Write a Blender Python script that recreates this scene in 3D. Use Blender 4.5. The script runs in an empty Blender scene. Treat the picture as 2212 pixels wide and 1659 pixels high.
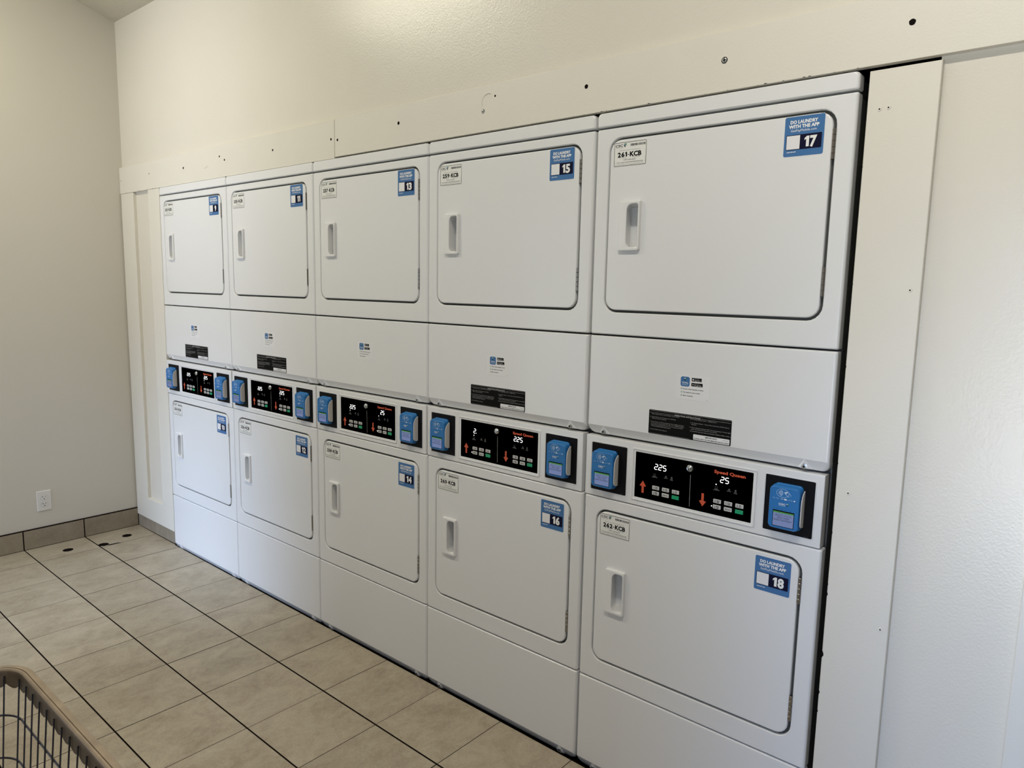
import bpy, bmesh, math, random
from mathutils import Vector, Matrix
random.seed(7)
C = bpy.context.scene.collection
S = bpy.context.scene
PI = math.pi

# ---------------------------------------------------------------- camera
cam = bpy.data.cameras.new('camera')
co = bpy.data.objects.new('camera', cam); C.objects.link(co); S.camera = co
CAM = Vector((3.981416, -1.755127, 1.497119)); A, B, R_ = -0.701038, -0.134799, 0.019718
fw = Vector((math.sin(A)*math.cos(B), math.cos(A)*math.cos(B), math.sin(B)))
rt = Vector((math.cos(A), -math.sin(A), 0)); up = rt.cross(fw)
r2 = rt*math.cos(R_) + up*math.sin(R_); u2 = -rt*math.sin(R_) + up*math.cos(R_)
m = Matrix((r2, u2, -fw)).transposed().to_4x4(); m.translation = CAM; co.matrix_world = m
cam.sensor_fit = 'HORIZONTAL'; cam.sensor_width = 36.0; cam.lens = 1537.4675/2212*36.0
cam.clip_start = 0.02

# ---------------------------------------------------------------- world: cool sky above the horizon, warm sunlit ground below
w = bpy.data.worlds.new('daylight'); S.world = w; w.use_nodes = True
nt = w.node_tree; nt.nodes.clear()
tc = nt.nodes.new('ShaderNodeTexCoord'); sx = nt.nodes.new('ShaderNodeSeparateXYZ')
cr = nt.nodes.new('ShaderNodeValToRGB'); bg = nt.nodes.new('ShaderNodeBackground'); ou = nt.nodes.new('ShaderNodeOutputWorld')
mr = nt.nodes.new('ShaderNodeMapRange'); mr.inputs[1].default_value = -1; mr.inputs[2].default_value = 1
nt.links.new(tc.outputs['Generated'], sx.inputs[0]); nt.links.new(sx.outputs['Z'], mr.inputs[0])
nt.links.new(mr.outputs[0], cr.inputs[0]); nt.links.new(cr.outputs[0], bg.inputs[0]); nt.links.new(bg.outputs[0], ou.inputs[0])
SKY = (0.604, 0.700, 1.028); HOR = (0.604, 0.700, 1.028); GRD = (1.896, 2.180, 2.412)
OPEN_L, OPEN_R = False, False; WINS = ((-0.35, 0.95, 0.0, 2.10), (3.50, 4.80, 0.0, 2.10))
e = cr.color_ramp.elements
e[0].position = 0.0; e[0].color = (*GRD, 1)
e[1].position = 1.0; e[1].color = (*SKY, 1)
a_ = cr.color_ramp.elements.new(0.47); a_.color = (*GRD, 1)
a_ = cr.color_ramp.elements.new(0.53); a_.color = (*HOR, 1)
bg.inputs[1].default_value = 1.0

# ---------------------------------------------------------------- lights
def area(name, loc, rot, sx_, sy_, power, col, portal=False, spread=None):
    l = bpy.data.lights.new(name, 'AREA'); l.shape = 'RECTANGLE'; l.size = sx_; l.size_y = sy_
    l.energy = power; l.color = col
    if spread: l.spread = spread
    o = bpy.data.objects.new(name, l); C.objects.link(o); o.location = loc; o.rotation_euler = rot
    if portal: l.cycles.is_portal = True
    return o
# added narrow-spread lamps standing in for daylight at unseen openings: cool downwards, warmer upwards
BEAMS = ((0.3, (0.532, 0.691, 1.000), 7.10, -21), (0.3, (0.716, 0.776, 1.000), 2.68, 17), (4.15, (0.351, 0.560, 1.000), 4.24, -13), (4.15, (0.928, 0.959, 1.000), 2.34, 13))
for bx_, bc_, bp_, ba_ in BEAMS:
    if bp_: area('added_daylight_beam', (bx_, -3.42, 1.05), (PI/2+math.radians(ba_), 0, 0), 1.25, 2.05, bp_, bc_, spread=math.radians(25))
LAMPS = ((0.55, -1.35, 27.5, (1.0, 0.94, 0.75)), (3.55, -1.35, 27.5, (1.0, 0.94, 0.84)))
S.view_settings.view_transform = 'Standard'; S.view_settings.look = 'None'
S.view_settings.gamma = 1.0; S.view_settings.use_curve_mapping = False
S.view_settings.exposure = 0.0

# ---------------------------------------------------------------- materials
def mat(name, col, rough=0.5, metal=0.0, bump=None, emit=None, var=None, spec=0.5):
    mm = bpy.data.materials.new(name); mm.use_nodes = True; t = mm.node_tree; b = t.nodes['Principled BSDF']
    b.inputs['Base Color'].default_value = (*col, 1); b.inputs['Roughness'].default_value = rough
    b.inputs['Metallic'].default_value = metal; b.inputs['Specular IOR Level'].default_value = spec
    geo = t.nodes.new('ShaderNodeNewGeometry')
    if bump:
        for i, (sc, st, di) in enumerate(bump):
            n = t.nodes.new('ShaderNodeTexNoise'); n.inputs['Scale'].default_value = sc; n.inputs['Detail'].default_value = 2
            t.links.new(geo.outputs['Position'], n.inputs['Vector'])
            bu = t.nodes.new('ShaderNodeBump'); bu.inputs['Strength'].default_value = st; bu.inputs['Distance'].default_value = di
            t.links.new(n.outputs['Fac'], bu.inputs['Height'])
            if i: t.links.new(last.outputs['Normal'], bu.inputs['Normal'])
            last = bu
        t.links.new(last.outputs['Normal'], b.inputs['Normal'])
    if var:
        sc, amt = var
        n = t.nodes.new('ShaderNodeTexNoise'); n.inputs['Scale'].default_value = sc; n.inputs['Detail'].default_value = 4
        t.links.new(geo.outputs['Position'], n.inputs['Vector'])
        mx = t.nodes.new('ShaderNodeMix'); mx.data_type = 'RGBA'
        mx.inputs['A'].default_value = (*[c*(1-amt) for c in col], 1); mx.inputs['B'].default_value = (*[min(1, c*(1+amt)) for c in col], 1)
        t.links.new(n.outputs['Fac'], mx.inputs['Factor']); t.links.new(mx.outputs['Result'], b.inputs['Base Color'])
    if emit:
        b.inputs['Emission Color'].default_value = (*emit[:3], 1); b.inputs['Emission Strength'].default_value = emit[3]
    return mm
M = {}
M['enamel'] = mat('white_enamel', (0.78, 0.785, 0.78), 0.30, bump=[(900, 0.06, 0.0004)])
cb_ = M['enamel'].node_tree.nodes['Principled BSDF']; cb_.inputs['Coat Weight'].default_value = 0.25; cb_.inputs['Coat Roughness'].default_value = 0.12
M['plastic_white'] = mat('white_plastic', (0.80, 0.80, 0.79), 0.22)
M['seal_gap_shade'] = mat('seal_and_gap_shade', (0.075, 0.078, 0.074), 0.8, spec=0.1)  # door seal, its dark tone also holding the shade of groove and seam
M['side'] = mat('cabinet_side_gap_dark', (0.10, 0.10, 0.09), 0.5)  # cabinet colour darkened to hold the shade of the side gaps
M['wall'] = mat('cream_wall_paint', (0.72, 0.68, 0.59), 0.27, bump=[(170, 0.35, 0.0012), (30, 0.1, 0.001)], var=(3, 0.02))
M['wall2'] = mat('beige_wall_paint', (0.62, 0.59, 0.525), 0.60, bump=[(120, 0.12, 0.001)], var=(2, 0.02))
M['wall3'] = mat('unseen_wall_bounce_dark', (0.20, 0.185, 0.16), 0.6)  # unseen walls coloured dark to cut the light they bounce back
M['ceil'] = mat('ceiling_paint', (0.62, 0.575, 0.46), 0.8, bump=[(60, 0.6, 0.003)], var=(20, 0.04))
M['board'] = mat('painted_board', (0.74, 0.705, 0.62), 0.40, bump=[(200, 0.26, 0.0010), (14, 0.12, 0.0015)], var=(5, 0.025))
M['bareedge'] = mat('board_edge_paint', (0.50, 0.44, 0.33), 0.7)
M['hole'] = mat('dark_hole', (0.010, 0.008, 0.007), 0.95, spec=0.0)
M['black_gap'] = mat('deep_gap_shade', (0.008, 0.007, 0.006), 0.95, spec=0.0)  # near-black put in as the shade of gaps under and around the machines
M['grout'] = mat('dark_grout', (0.018, 0.012, 0.010), 0.95, spec=0.0)
M['black'] = mat('black_panel', (0.003, 0.003, 0.004), 0.30, spec=0.18)
M['matteblack'] = mat('matte_black', (0.004, 0.004, 0.005), 0.5, spec=0.12)
M['ink'] = mat('black_ink', (0.006, 0.006, 0.006), 0.7, spec=0.08)
M['whiteink'] = mat('white_ink', (0.85, 0.85, 0.83), 0.5)
M['grayink'] = mat('grey_ink', (0.42, 0.41, 0.40), 0.5)
M['dimink'] = mat('dim_grey_ink', (0.12, 0.12, 0.12), 0.5)
M['red'] = mat('red_orange_ink', (0.62, 0.085, 0.03), 0.5)
M['button'] = mat('light_grey_button', (0.55, 0.55, 0.53), 0.45)
M['green'] = mat('green_button', (0.0, 0.33, 0.14), 0.45)
M['navy'] = mat('navy_ink', (0.006, 0.006, 0.028), 0.6, spec=0.1)
M['stickerblue'] = mat('sticker_blue', (0.055, 0.165, 0.375), 0.5, spec=0.3)
M['readerblue'] = mat('reader_blue_plastic', (0.022, 0.170, 0.455), 0.40, spec=0.35)
M['readerblue2'] = mat('reader_dark_blue_groove', (0.02, 0.12, 0.32), 0.5)
M['paleblue'] = mat('pale_blue_ink', (0.55, 0.68, 0.80), 0.5)
M['shield'] = mat('grey_shield_plastic', (0.62, 0.60, 0.58), 0.4)
M['paper'] = mat('white_sticker_paper', (0.80, 0.80, 0.76), 0.4)
M['paper2'] = mat('white_vinyl_sticker', (0.80, 0.80, 0.80), 0.4)
M['logoblue'] = mat('logo_blue', (0.07, 0.20, 0.38), 0.5)
M['logogreen'] = mat('logo_green', (0.06, 0.25, 0.06), 0.5)
M['steel'] = mat('screw_steel', (0.60, 0.62, 0.63), 0.3, 1.0)
M['hinge'] = mat('hinge_steel', (0.33, 0.31, 0.28), 0.32, 1.0)
M['led'] = mat('white_led', (0.9, 0.9, 0.9), 0.5, emit=(1, 1, 1, 1.6))
M['screen'] = mat('lcd_screen', (0.05, 0.06, 0.10), 0.4, emit=(0.21, 0.28, 0.55, 0.52))
M['screen_bar'] = mat('lcd_green_bar', (0.01, 0.05, 0.01), 0.4, emit=(0.05, 0.22, 0.05, 0.9))
M['screen_ink'] = mat('lcd_text', (0.01, 0.01, 0.03), 0.5)
M['outlet'] = mat('outlet_plastic', (0.72, 0.71, 0.69), 0.3)
M['outletline'] = mat('outlet_gap', (0.25, 0.24, 0.22), 0.7)
M['tan'] = mat('tan_cart_plastic', (0.29, 0.225, 0.155), 0.42, var=(22, 0.45))
M['wire'] = mat('dark_chromed_wire', (0.08, 0.08, 0.10), 0.35, 1.0)
M['tan2'] = mat('shaded_tan_cart_plastic', (0.135, 0.098, 0.060), 0.5, var=(60, 0.45))  # same tan plastic, darkened in colour for the shade inside the rim
M['rubber'] = mat('grey_rubber', (0.08, 0.08, 0.08), 0.7)
M['lampwhite'] = mat('lamp_housing', (0.8, 0.8, 0.78), 0.4)
M['tube'] = mat('lamp_diffuser', (0.9, 0.9, 0.85), 0.5, emit=(1.0, 0.93, 0.78, 6.7))

def tile_mat(name, floor=True):
    """porcelain tile with soft mottling; for the floor the joints are part of the material"""
    mm = bpy.data.materials.new(name); mm.use_nodes = True; t = mm.node_tree; N = t.nodes.new; Lk = t.links.new
    b = t.nodes['Principled BSDF']; b.inputs['Roughness'].default_value = 0.5
    tcn = N('ShaderNodeTexCoord')
    def noise(sc, det, vec, rough=0.6, dist=0.0):
        n = N('ShaderNodeTexNoise'); n.inputs['Scale'].default_value = sc; n.inputs['Detail'].default_value = det
        n.inputs['Roughness'].default_value = rough; n.inputs['Distortion'].default_value = dist
        Lk(vec, n.inputs['Vector']); return n.outputs['Fac']
    def math_(op, a, b_=None, c=None):
        n = N('ShaderNodeMath'); n.operation = op
        for i, v in enumerate((a, b_, c)):
            if v is None: continue
            if isinstance(v, (int, float)): n.inputs[i].default_value = v
            else: Lk(v, n.inputs[i])
        return n.outputs[0]
    def mixc(f, a, b_):
        n = N('ShaderNodeMix'); n.data_type = 'RGBA'
        if isinstance(f, (int, float)): n.inputs['Factor'].default_value = f
        else: Lk(f, n.inputs['Factor'])
        for k, v in (('A', a), ('B', b_)):
            if isinstance(v, tuple): n.inputs[k].default_value = (*v, 1)
            else: Lk(v, n.inputs[k])
        return n.outputs['Result']
    obj = tcn.outputs['Object']
    mp = N('ShaderNodeMapping'); mp.inputs['Scale'].default_value = (1.35, 0.95, 1.0); mp.inputs['Rotation'].default_value = (0, 0, 0.35)
    Lk(obj, mp.inputs['Vector']); v = mp.outputs['Vector']
    sp = N('ShaderNodeSeparateXYZ'); Lk(obj, sp.inputs[0])
    ix = math_('FLOOR', math_('DIVIDE', sp.outputs['X'], 0.30456)); iy = math_('FLOOR', math_('DIVIDE', sp.outputs['Y'], 0.3040))
    cb = N('ShaderNodeCombineXYZ'); Lk(ix, cb.inputs[0]); Lk(iy, cb.inputs[1])
    wn = N('ShaderNodeTexWhiteNoise'); wn.noise_dimensions = '3D'; Lk(cb.outputs[0], wn.inputs['Vector'])
    off = N('ShaderNodeVectorMath'); off.operation = 'MULTIPLY_ADD'; Lk(wn.outputs['Color'], off.inputs[0]); off.inputs[1].default_value = (7, 7, 7) if floor else (0, 0, 0); Lk(v, off.inputs[2])
    v2 = off.outputs[0]
    n1 = noise(7.0, 9, v2, 0.72, 0.5); n2 = noise(34.0, 7, v2, 0.75); n3 = noise(190.0, 4, v2, 0.7)
    cr1 = N('ShaderNodeValToRGB'); Lk(n1, cr1.inputs[0])
    cr1.color_ramp.elements[0].position = 0.33; cr1.color_ramp.elements[0].color = (0.290, 0.238, 0.170, 1)
    cr1.color_ramp.elements[1].position = 0.68; cr1.color_ramp.elements[1].color = (0.450, 0.394, 0.300, 1)
    c = mixc(math_('MULTIPLY', math_('SUBTRACT', n2, 0.42), 1.6), cr1.outputs[0], (0.48, 0.43, 0.335))
    cc = N('ShaderNodeClamp'); 
    dark = math_('MULTIPLY', math_('SUBTRACT', 0.47, n3), 0.9)
    cl = N('ShaderNodeClamp'); Lk(dark, cl.inputs[0])
    c = mixc(cl.outputs[0], c, (0.16, 0.12, 0.08))
    # small per-tile tone
    grain = noise(420.0, 2, v2, 0.8); tone = math_('ADD', math_('MULTIPLY_ADD', wn.outputs['Value'], 0.10, 0.95), math_('MULTIPLY', math_('SUBTRACT', math_('ADD', grain, n3), 1.0), 0.45))
    mul = N('ShaderNodeVectorMath'); mul.operation = 'SCALE'; Lk(c, mul.inputs[0]); Lk(tone, mul.inputs['Scale']); c = mul.outputs[0]
    if not floor:
        c = mixc(0.45, c, (0.15, 0.125, 0.09))  # baseboard tile darkened in colour for the weaker light that reaches it
    hgt = math_('MULTIPLY_ADD', n2, 0.3, math_('MULTIPLY', n3, 0.15))
    if floor:
        fx = math_('FRACT', math_('DIVIDE', sp.outputs['X'], 0.30456)); fy = math_('FRACT', math_('DIVIDE', sp.outputs['Y'], 0.3040))
        dx = math_('MULTIPLY', math_('SUBTRACT', 0.5, math_('ABSOLUTE', math_('SUBTRACT', fx, 0.5))), 0.30456)
        dy = math_('MULTIPLY', math_('SUBTRACT', 0.5, math_('ABSOLUTE', math_('SUBTRACT', fy, 0.5))), 0.3040)
        # joint width changes a little from joint to joint
        lx = math_('ROUND', math_('DIVIDE', sp.outputs['X'], 0.30456)); ly = math_('ROUND', math_('DIVIDE', sp.outputs['Y'], 0.3040))
        wx = N('ShaderNodeTexWhiteNoise'); wx.noise_dimensions = '2D'
        cbx = N('ShaderNodeCombineXYZ'); Lk(lx, cbx.inputs[0]); Lk(iy, cbx.inputs[1]); Lk(cbx.outputs[0], wx.inputs['Vector'])
        wy = N('ShaderNodeTexWhiteNoise'); wy.noise_dimensions = '1D'; Lk(ly, wy.inputs['W'])
        gx = math_('LESS_THAN', dx, math_('MULTIPLY_ADD', wx.outputs['Value'], 0.0012, 0.0009))
        gy = math_('LESS_THAN', dy, math_('MULTIPLY_ADD', wy.outputs['Value'], 0.0008, 0.0026))
        g = math_('MAXIMUM', gx, gy)
        c = mixc(g, c, (0.010, 0.007, 0.006)); Lk(math_('MULTIPLY', math_('SUBTRACT', 1.0, g), 0.5), b.inputs['Specular IOR Level'])
        hgt = math_('SUBTRACT', hgt, math_('MULTIPLY', g, 2.0))
    Lk(c, b.inputs['Base Color'])
    bu = N('ShaderNodeBump'); bu.inputs['Strength'].default_value = 0.35; bu.inputs['Distance'].default_value = 0.0012
    Lk(hgt, bu.inputs['Height']); Lk(bu.outputs['Normal'], b.inputs['Normal'])
    rr_ = math_('MULTIPLY_ADD', n2, 0.25, 0.36); Lk(rr_, b.inputs['Roughness'])
    return mm
M['tile'] = tile_mat('floor_tile'); M['bbtile'] = tile_mat('shaded_baseboard_tile', False)

# ---------------------------------------------------------------- mesh helper
_txt = {}
class MB:
    def __init__(s): s.v = []; s.f = []; s.mi = []; s.mats = []
    def m(s, key):
        if key not in s.mats: s.mats.append(key)
        return s.mats.index(key)
    def add(s, vs, fs, key):
        o = len(s.v); k = s.m(key); s.v += [tuple(p) for p in vs]
        for f in fs: s.f.append([i+o for i in f]); s.mi.append(k)
    def box(s, x0, x1, y0, y1, z0, z1, key):
        v = [(x, y, z) for x in (x0, x1) for y in (y0, y1) for z in (z0, z1)]
        s.add(v, [(0,1,3,2), (4,6,7,5), (0,4,5,1), (2,3,7,6), (0,2,6,4), (1,5,7,3)], key)
    @staticmethod
    def rr(x0, x1, z0, z1, r, y, n=5):
        """rounded rectangle loop in the XZ plane; r = radius or (bl, br, tr, tl)"""
        if not isinstance(r, tuple): r = (r,)*4
        P = []
        for (cx, cz, sx_, sz_, rad, a0) in ((x0, z0, 1, 1, r[0], PI), (x1, z0, -1, 1, r[1], 1.5*PI), (x1, z1, -1, -1, r[2], 0), (x0, z1, 1, -1, r[3], .5*PI)):
            ax, az = cx+sx_*rad, cz+sz_*rad
            for i in range(n+1):
                a = a0 + i/n*PI/2; P.append((ax+rad*math.cos(a), y, az+rad*math.sin(a)))
        return P
    def loft(s, loops, key, cap0=False, cap1=True, keys=None):
        """loops go from the back/outside to the front/inside; seen from -Y the faces point out"""
        n = len(loops[0]); o = len(s.v)
        for l in loops: s.v += l
        for j in range(len(loops)-1):
            k = s.m(keys[j] if keys else key)
            for i in range(n):
                a, b_ = o+j*n+i, o+j*n+(i+1) % n
                s.f.append([a, b_, b_+n, a+n]); s.mi.append(k)
        if cap1: s.f.append([o+(len(loops)-1)*n+i for i in range(n)]); s.mi.append(s.m(keys[-1] if keys else key))
        if cap0: s.f.append([o+i for i in range(n)][::-1]); s.mi.append(s.m(key))
    def pad(s, x0, x1, z0, z1, r, yb, yf, key, rd=0.0008, n=4):
        """a thin raised rounded plate"""
        rd = min(rd, abs(yb-yf)*.9)
        s.loft([s.rr(x0, x1, z0, z1, r, yb, n), s.rr(x0, x1, z0, z1, r, yf+rd, n), s.rr(x0+rd, x1-rd, z0+rd, z1-rd, max(r-rd, .0001), yf, n)], key)
    def flat(s, x0, x1, z0, z1, y, key):
        s.add([(x0, y, z0), (x1, y, z0), (x1, y, z1), (x0, y, z1)], [(0, 1, 2, 3)], key)
    def frame(s, x0, x1, z0, z1, t, y, key):
        s.flat(x0, x1, z0, z0+t, y, key); s.flat(x0, x1, z1-t, z1, y, key); s.flat(x0, x0+t, z0+t, z1-t, y, key); s.flat(x1-t, x1, z0+t, z1-t, y, key)
    def poly(s, pts, y, key):
        s.add([(a, y, b_) for a, b_ in pts], [tuple(range(len(pts)))], key)
    def stroke(s, pts, wd, y, key):
        for (a, b_), (c, d) in zip(pts[:-1], pts[1:]):
            l = math.hypot(c-a, d-b_) or 1; nx, nz = -(d-b_)/l*wd/2, (c-a)/l*wd/2
            s.add([(a-nx, y, b_-nz), (c-nx, y, d-nz), (c+nx, y, d+nz), (a+nx, y, b_+nz)], [(0, 1, 2, 3)], key)
    def disc(s, cx, cz, r, y, key, n=14, sx_=1.0):
        s.poly([(cx+r*sx_*math.cos(2*PI*i/n), cz+r*math.sin(2*PI*i/n)) for i in range(n)], y, key)
    def ring(s, cx, cz, rx, rz, wd, y, key, n=28, a0=0, a1=2*PI):
        s.stroke([(cx+rx*math.cos(a0+(a1-a0)*i/n), cz+rz*math.sin(a0+(a1-a0)*i/n)) for i in range(n+1)], wd, y, key)
    def lathe(s, cx, cz, prof, key, n=18, cap=True):
        """prof = [(radius, y)...] about an axis along Y"""
        o = len(s.v); k = s.m(key)
        for r, y in prof: s.v += [(cx+r*math.cos(2*PI*i/n), y, cz+r*math.sin(2*PI*i/n)) for i in range(n)]
        for j in range(len(prof)-1):
            for i in range(n):
                a, b_ = o+j*n+i, o+j*n+(i+1) % n; s.f.append([a, b_, b_+n, a+n]); s.mi.append(k)
        if cap: s.f.append([o+(len(prof)-1)*n+i for i in range(n)]); s.mi.append(k)
    def tube(s, pts, r, key, n=8, closed=False, cap=True):
        pts = [Vector(p) for p in pts]; o = len(s.v); k = s.m(key); N_ = len(pts)
        prev = None
        for i, p in enumerate(pts):
            if closed: d = pts[(i+1) % N_]-pts[i-1]
            else: d = pts[min(i+1, N_-1)]-pts[max(i-1, 0)]
            d.normalize()
            if prev is None:
                ref = Vector((0, 0, 1)) if abs(d.z) < .9 else Vector((1, 0, 0))
                a = d.cross(ref).normalized()
            else: a = (prev - d*prev.dot(d)).normalized()
            prev = a; b_ = d.cross(a)
            s.v += [tuple(p+a*r*math.cos(2*PI*j/n)+b_*r*math.sin(2*PI*j/n)) for j in range(n)]
        for i in range(N_ if closed else N_-1):
            i2 = (i+1) % N_
            for j in range(n):
                j2 = (j+1) % n; s.f.append([o+i*n+j, o+i2*n+j, o+i2*n+j2, o+i*n+j2]); s.mi.append(k)
        if cap and not closed:
            s.f.append([o+j for j in range(n)]); s.mi.append(k)
            s.f.append([o+(N_-1)*n+j for j in range(n)][::-1]); s.mi.append(k)
    def text(s, t, cx, z, h, key, y, align='C', width=None, bold=False, shear=0.0, vert=False):
        """lettering: cap height h, baseline z; width squeezes the line to a set width"""
        ck = (t, bold)
        if ck not in _txt:
            cu = bpy.data.curves.new('t', 'FONT'); cu.body = t; cu.size = 1.0; cu.resolution_u = 2
            cu.offset = {False: 0.0, True: 0.024, 2: 0.045}[bold]
            ob = bpy.data.objects.new('t', cu); C.objects.link(ob)
            bpy.context.view_layer.update()
            me = bpy.data.meshes.new_from_object(ob)
            V = [(v_.co.x, v_.co.y) for v_ in me.vertices]; F = [tuple(p.vertices) for p in me.polygons]
            bpy.data.objects.remove(ob); bpy.data.curves.remove(cu); bpy.data.meshes.remove(me)
            _txt[ck] = (V, F)
        V, F = _txt[ck]
        if not V: return
        xs = [a for a, _ in V]; x0, x1 = min(xs), max(xs); sc = h/0.72
        kx = width/(x1-x0) if width else sc
        W_ = (x1-x0)*kx
        ox = cx - (W_/2 if align == 'C' else (W_ if align == 'R' else 0))
        pts = []
        for a, b_ in V:
            px, pz = (a-x0)*kx + shear*b_*sc, b_*sc
            if vert: pts.append((cx-pz, y, z+px))
            else: pts.append((ox+px, y, z+pz))
        s.add(pts, F, key)
    def numerals(s, t, cx, z, h, key, y, width):
        """heavy numerals/capitals set one by one; the 1 has its flag"""
        t = [c for c in t.replace('KCB', '#')]; wd = {'1': .40, '-': .36, '#': 2.12}; tot = sum(wd.get(c, .60)+.07 for c in t)-.07; k = width/tot; x = cx-width/2
        for c in t:
            w_ = wd.get(c, .60)*k
            if c == '1':
                sw = .25*k
                s.poly([(x+w_-sw, z), (x+w_, z), (x+w_, z+h), (x+w_-sw*.8, z+h), (x, z+h*.80), (x, z+h*.62), (x+w_-sw, z+h*.74)], y, key)
            elif c == '-': s.flat(x+.03*k, x+w_-.03*k, z+h*.32, z+h*.47, y, key)
            else: s.text('KCB' if c == '#' else c, x, z, h, key, y, 'L', width=w_, bold=2)
            x += w_+.07*k
    def build(s, name, parent=None, smooth=True, label=None, angle=35):
        me = bpy.data.meshes.new(name); me.from_pydata(s.v, [], s.f)
        for k in s.mats: me.materials.append(M[k])
        for p, i in zip(me.polygons, s.mi): p.material_index = i
        me.update()
        if smooth:
            me.shade_smooth(); me.set_sharp_from_angle(angle=math.radians(angle))
        ob = bpy.data.objects.new(name, me); C.objects.link(ob)
        if smooth:
            wn_ = ob.modifiers.new('wn', 'WEIGHTED_NORMAL'); wn_.keep_sharp = True; wn_.weight = 80
        if parent: ob.parent = parent
        if label: ob['label'] = label
        return ob
def empty(name, loc, label, cat, group=None):
    o = bpy.data.objects.new(name, None); C.objects.link(o); o.location = loc; o.empty_display_size = .1
    o['label'] = label; o['category'] = cat
    if group: o['group'] = group
    return o
def struct(mb, name, **k):
    o = mb.build(name, **k); o['kind'] = 'structure'; return o

# ================================================================ SETTING
XL = -0.508; XR = 5.0; YF = -3.4; YW = 0.020
def ceil_z(y): return 2.9365 + 0.31*(YW-y)
YR = -1.7
# floor: tile slab with the bay under the dryers left open; its coordinates start at a tile corner
TH = -0.00598; fx0, fy0 = 0.04838, -0.29931
def floor_local(x, y):
    dx, dy = x-fx0, y-fy0; c, s_ = math.cos(TH), math.sin(TH)
    return (dx*c+dy*s_, -dx*s_+dy*c)
def edge(x): return -0.003-0.0038*x
b = MB()
for quad in (((XL, YF), (XR, YF), (XR, -0.06), (XL, -0.06)), ((XL, -0.06), (0.002, -0.06), (0.002, 0.016), (XL, 0.016)),
             ((0.002, -0.06), (3.50, -0.06), (3.50, edge(3.5)), (0.002, edge(0.0))), ((3.50, -0.06), (XR, -0.06), (XR, 0.016), (3.50, 0.016))):
    L = [floor_local(*q) for q in quad]
    b.add([(x, y, -0.012) for x, y in L]+[(x, y, 0) for x, y in L], [(3, 2, 1, 0), (4, 5, 6, 7), (0, 1, 5, 4), (1, 2, 6, 5), (2, 3, 7, 6), (3, 0, 4, 7)], 'tile')
floor = struct(b, 'floor', smooth=False); floor.location = (fx0, fy0, 0); floor.rotation_euler = (0, 0, TH)
b = MB(); b.box(XL-.1, XR+.1, YF-.1, 1.0, -0.08, -0.020, 'black_gap'); b.box(XL, XR, YF, -0.05, -0.020, -0.012, 'black_gap'); struct(b, 'trim_1', smooth=False)
# holes left in the tiles
for (hx, hy, r, sx_) in ((-0.344, -0.436, 0.026, 1), (-0.350, -0.123, 0.026, 1), (-0.292, -0.272, 0.027, 1)):
    b = MB(); lx, ly = floor_local(hx, hy); n = 20
    pts = [(lx+r*math.cos(2*PI*i/n)*(1+.06*math.sin(3*i)), ly+r*math.sin(2*PI*i/n), 0.0006) for i in range(n)]
    if hx == -0.292: pts = [(x, max(y, -0.0015+0.0) if False else y, z) for x, y, z in pts]
    b.add(pts, [tuple(range(n))], 'hole'); o = b.build('floor_hole', floor, smooth=False)
b = MB(); lx, ly = floor_local(-0.262, -0.235)
b.add([(lx-.012, ly-.03, .0005), (lx+.004, ly-.02, .0005), (lx+.012, ly+.05, .0005), (lx-.004, ly+.03, .0005)], [(0, 1, 2, 3)], 'hole'); b.build('chipped_joint', floor, smooth=False)

# left wall with a doorway opening further out, towards the viewer's left
DL0, DL1, DLZ = -1.55, -0.76, 2.45
DR0, DR1 = -1.90, -0.80
b = MB()
def wallx(b, x0, x1, y0, y1, key):
    """wall panel between two y values under the sloping ceiling"""
    z0, z1 = ceil_pt(y0), ceil_pt(y1)
    b.add([(x0, y0, -.02), (x0, y1, -.02), (x0, y1, z1), (x0, y0, z0), (x1, y0, -.02), (x1, y1, -.02), (x1, y1, z1), (x1, y0, z0)],
          [(0, 3, 2, 1), (4, 5, 6, 7), (0, 1, 5, 4), (3, 7, 6, 2), (0, 4, 7, 3), (1, 2, 6, 5)], key)
def ceil_pt(y): return ceil_z(y) if y >= YR else ceil_z(YR) - 0.31*(YR-y)
def wall_with_door(b, x0, x1, d0, d1, open_, K='wall2'):
    wallx(b, x0, x1, d1, YW, K); wallx(b, x0, x1, YF, d0, K)
    ys = [d0]+([YR] if d0 < YR < d1 else [])+[d1]; n = len(ys)
    for xa in (x0, x1):
        b.add([(xa, y, DLZ) for y in ys]+[(xa, y, ceil_pt(y)) for y in ys[::-1]], [tuple(range(2*n))], K)
    b.add([(x0, d0, DLZ), (x1, d0, DLZ), (x1, d1, DLZ), (x0, d1, DLZ)], [(0, 1, 2, 3)], K)
    if not open_: b.box(x0, x1, d0, d1, -.02, DLZ, K)
wall_with_door(b, XL-.12, XL, DL0, DL1, OPEN_L)
struct(b, 'wall_left', smooth=False)
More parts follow.
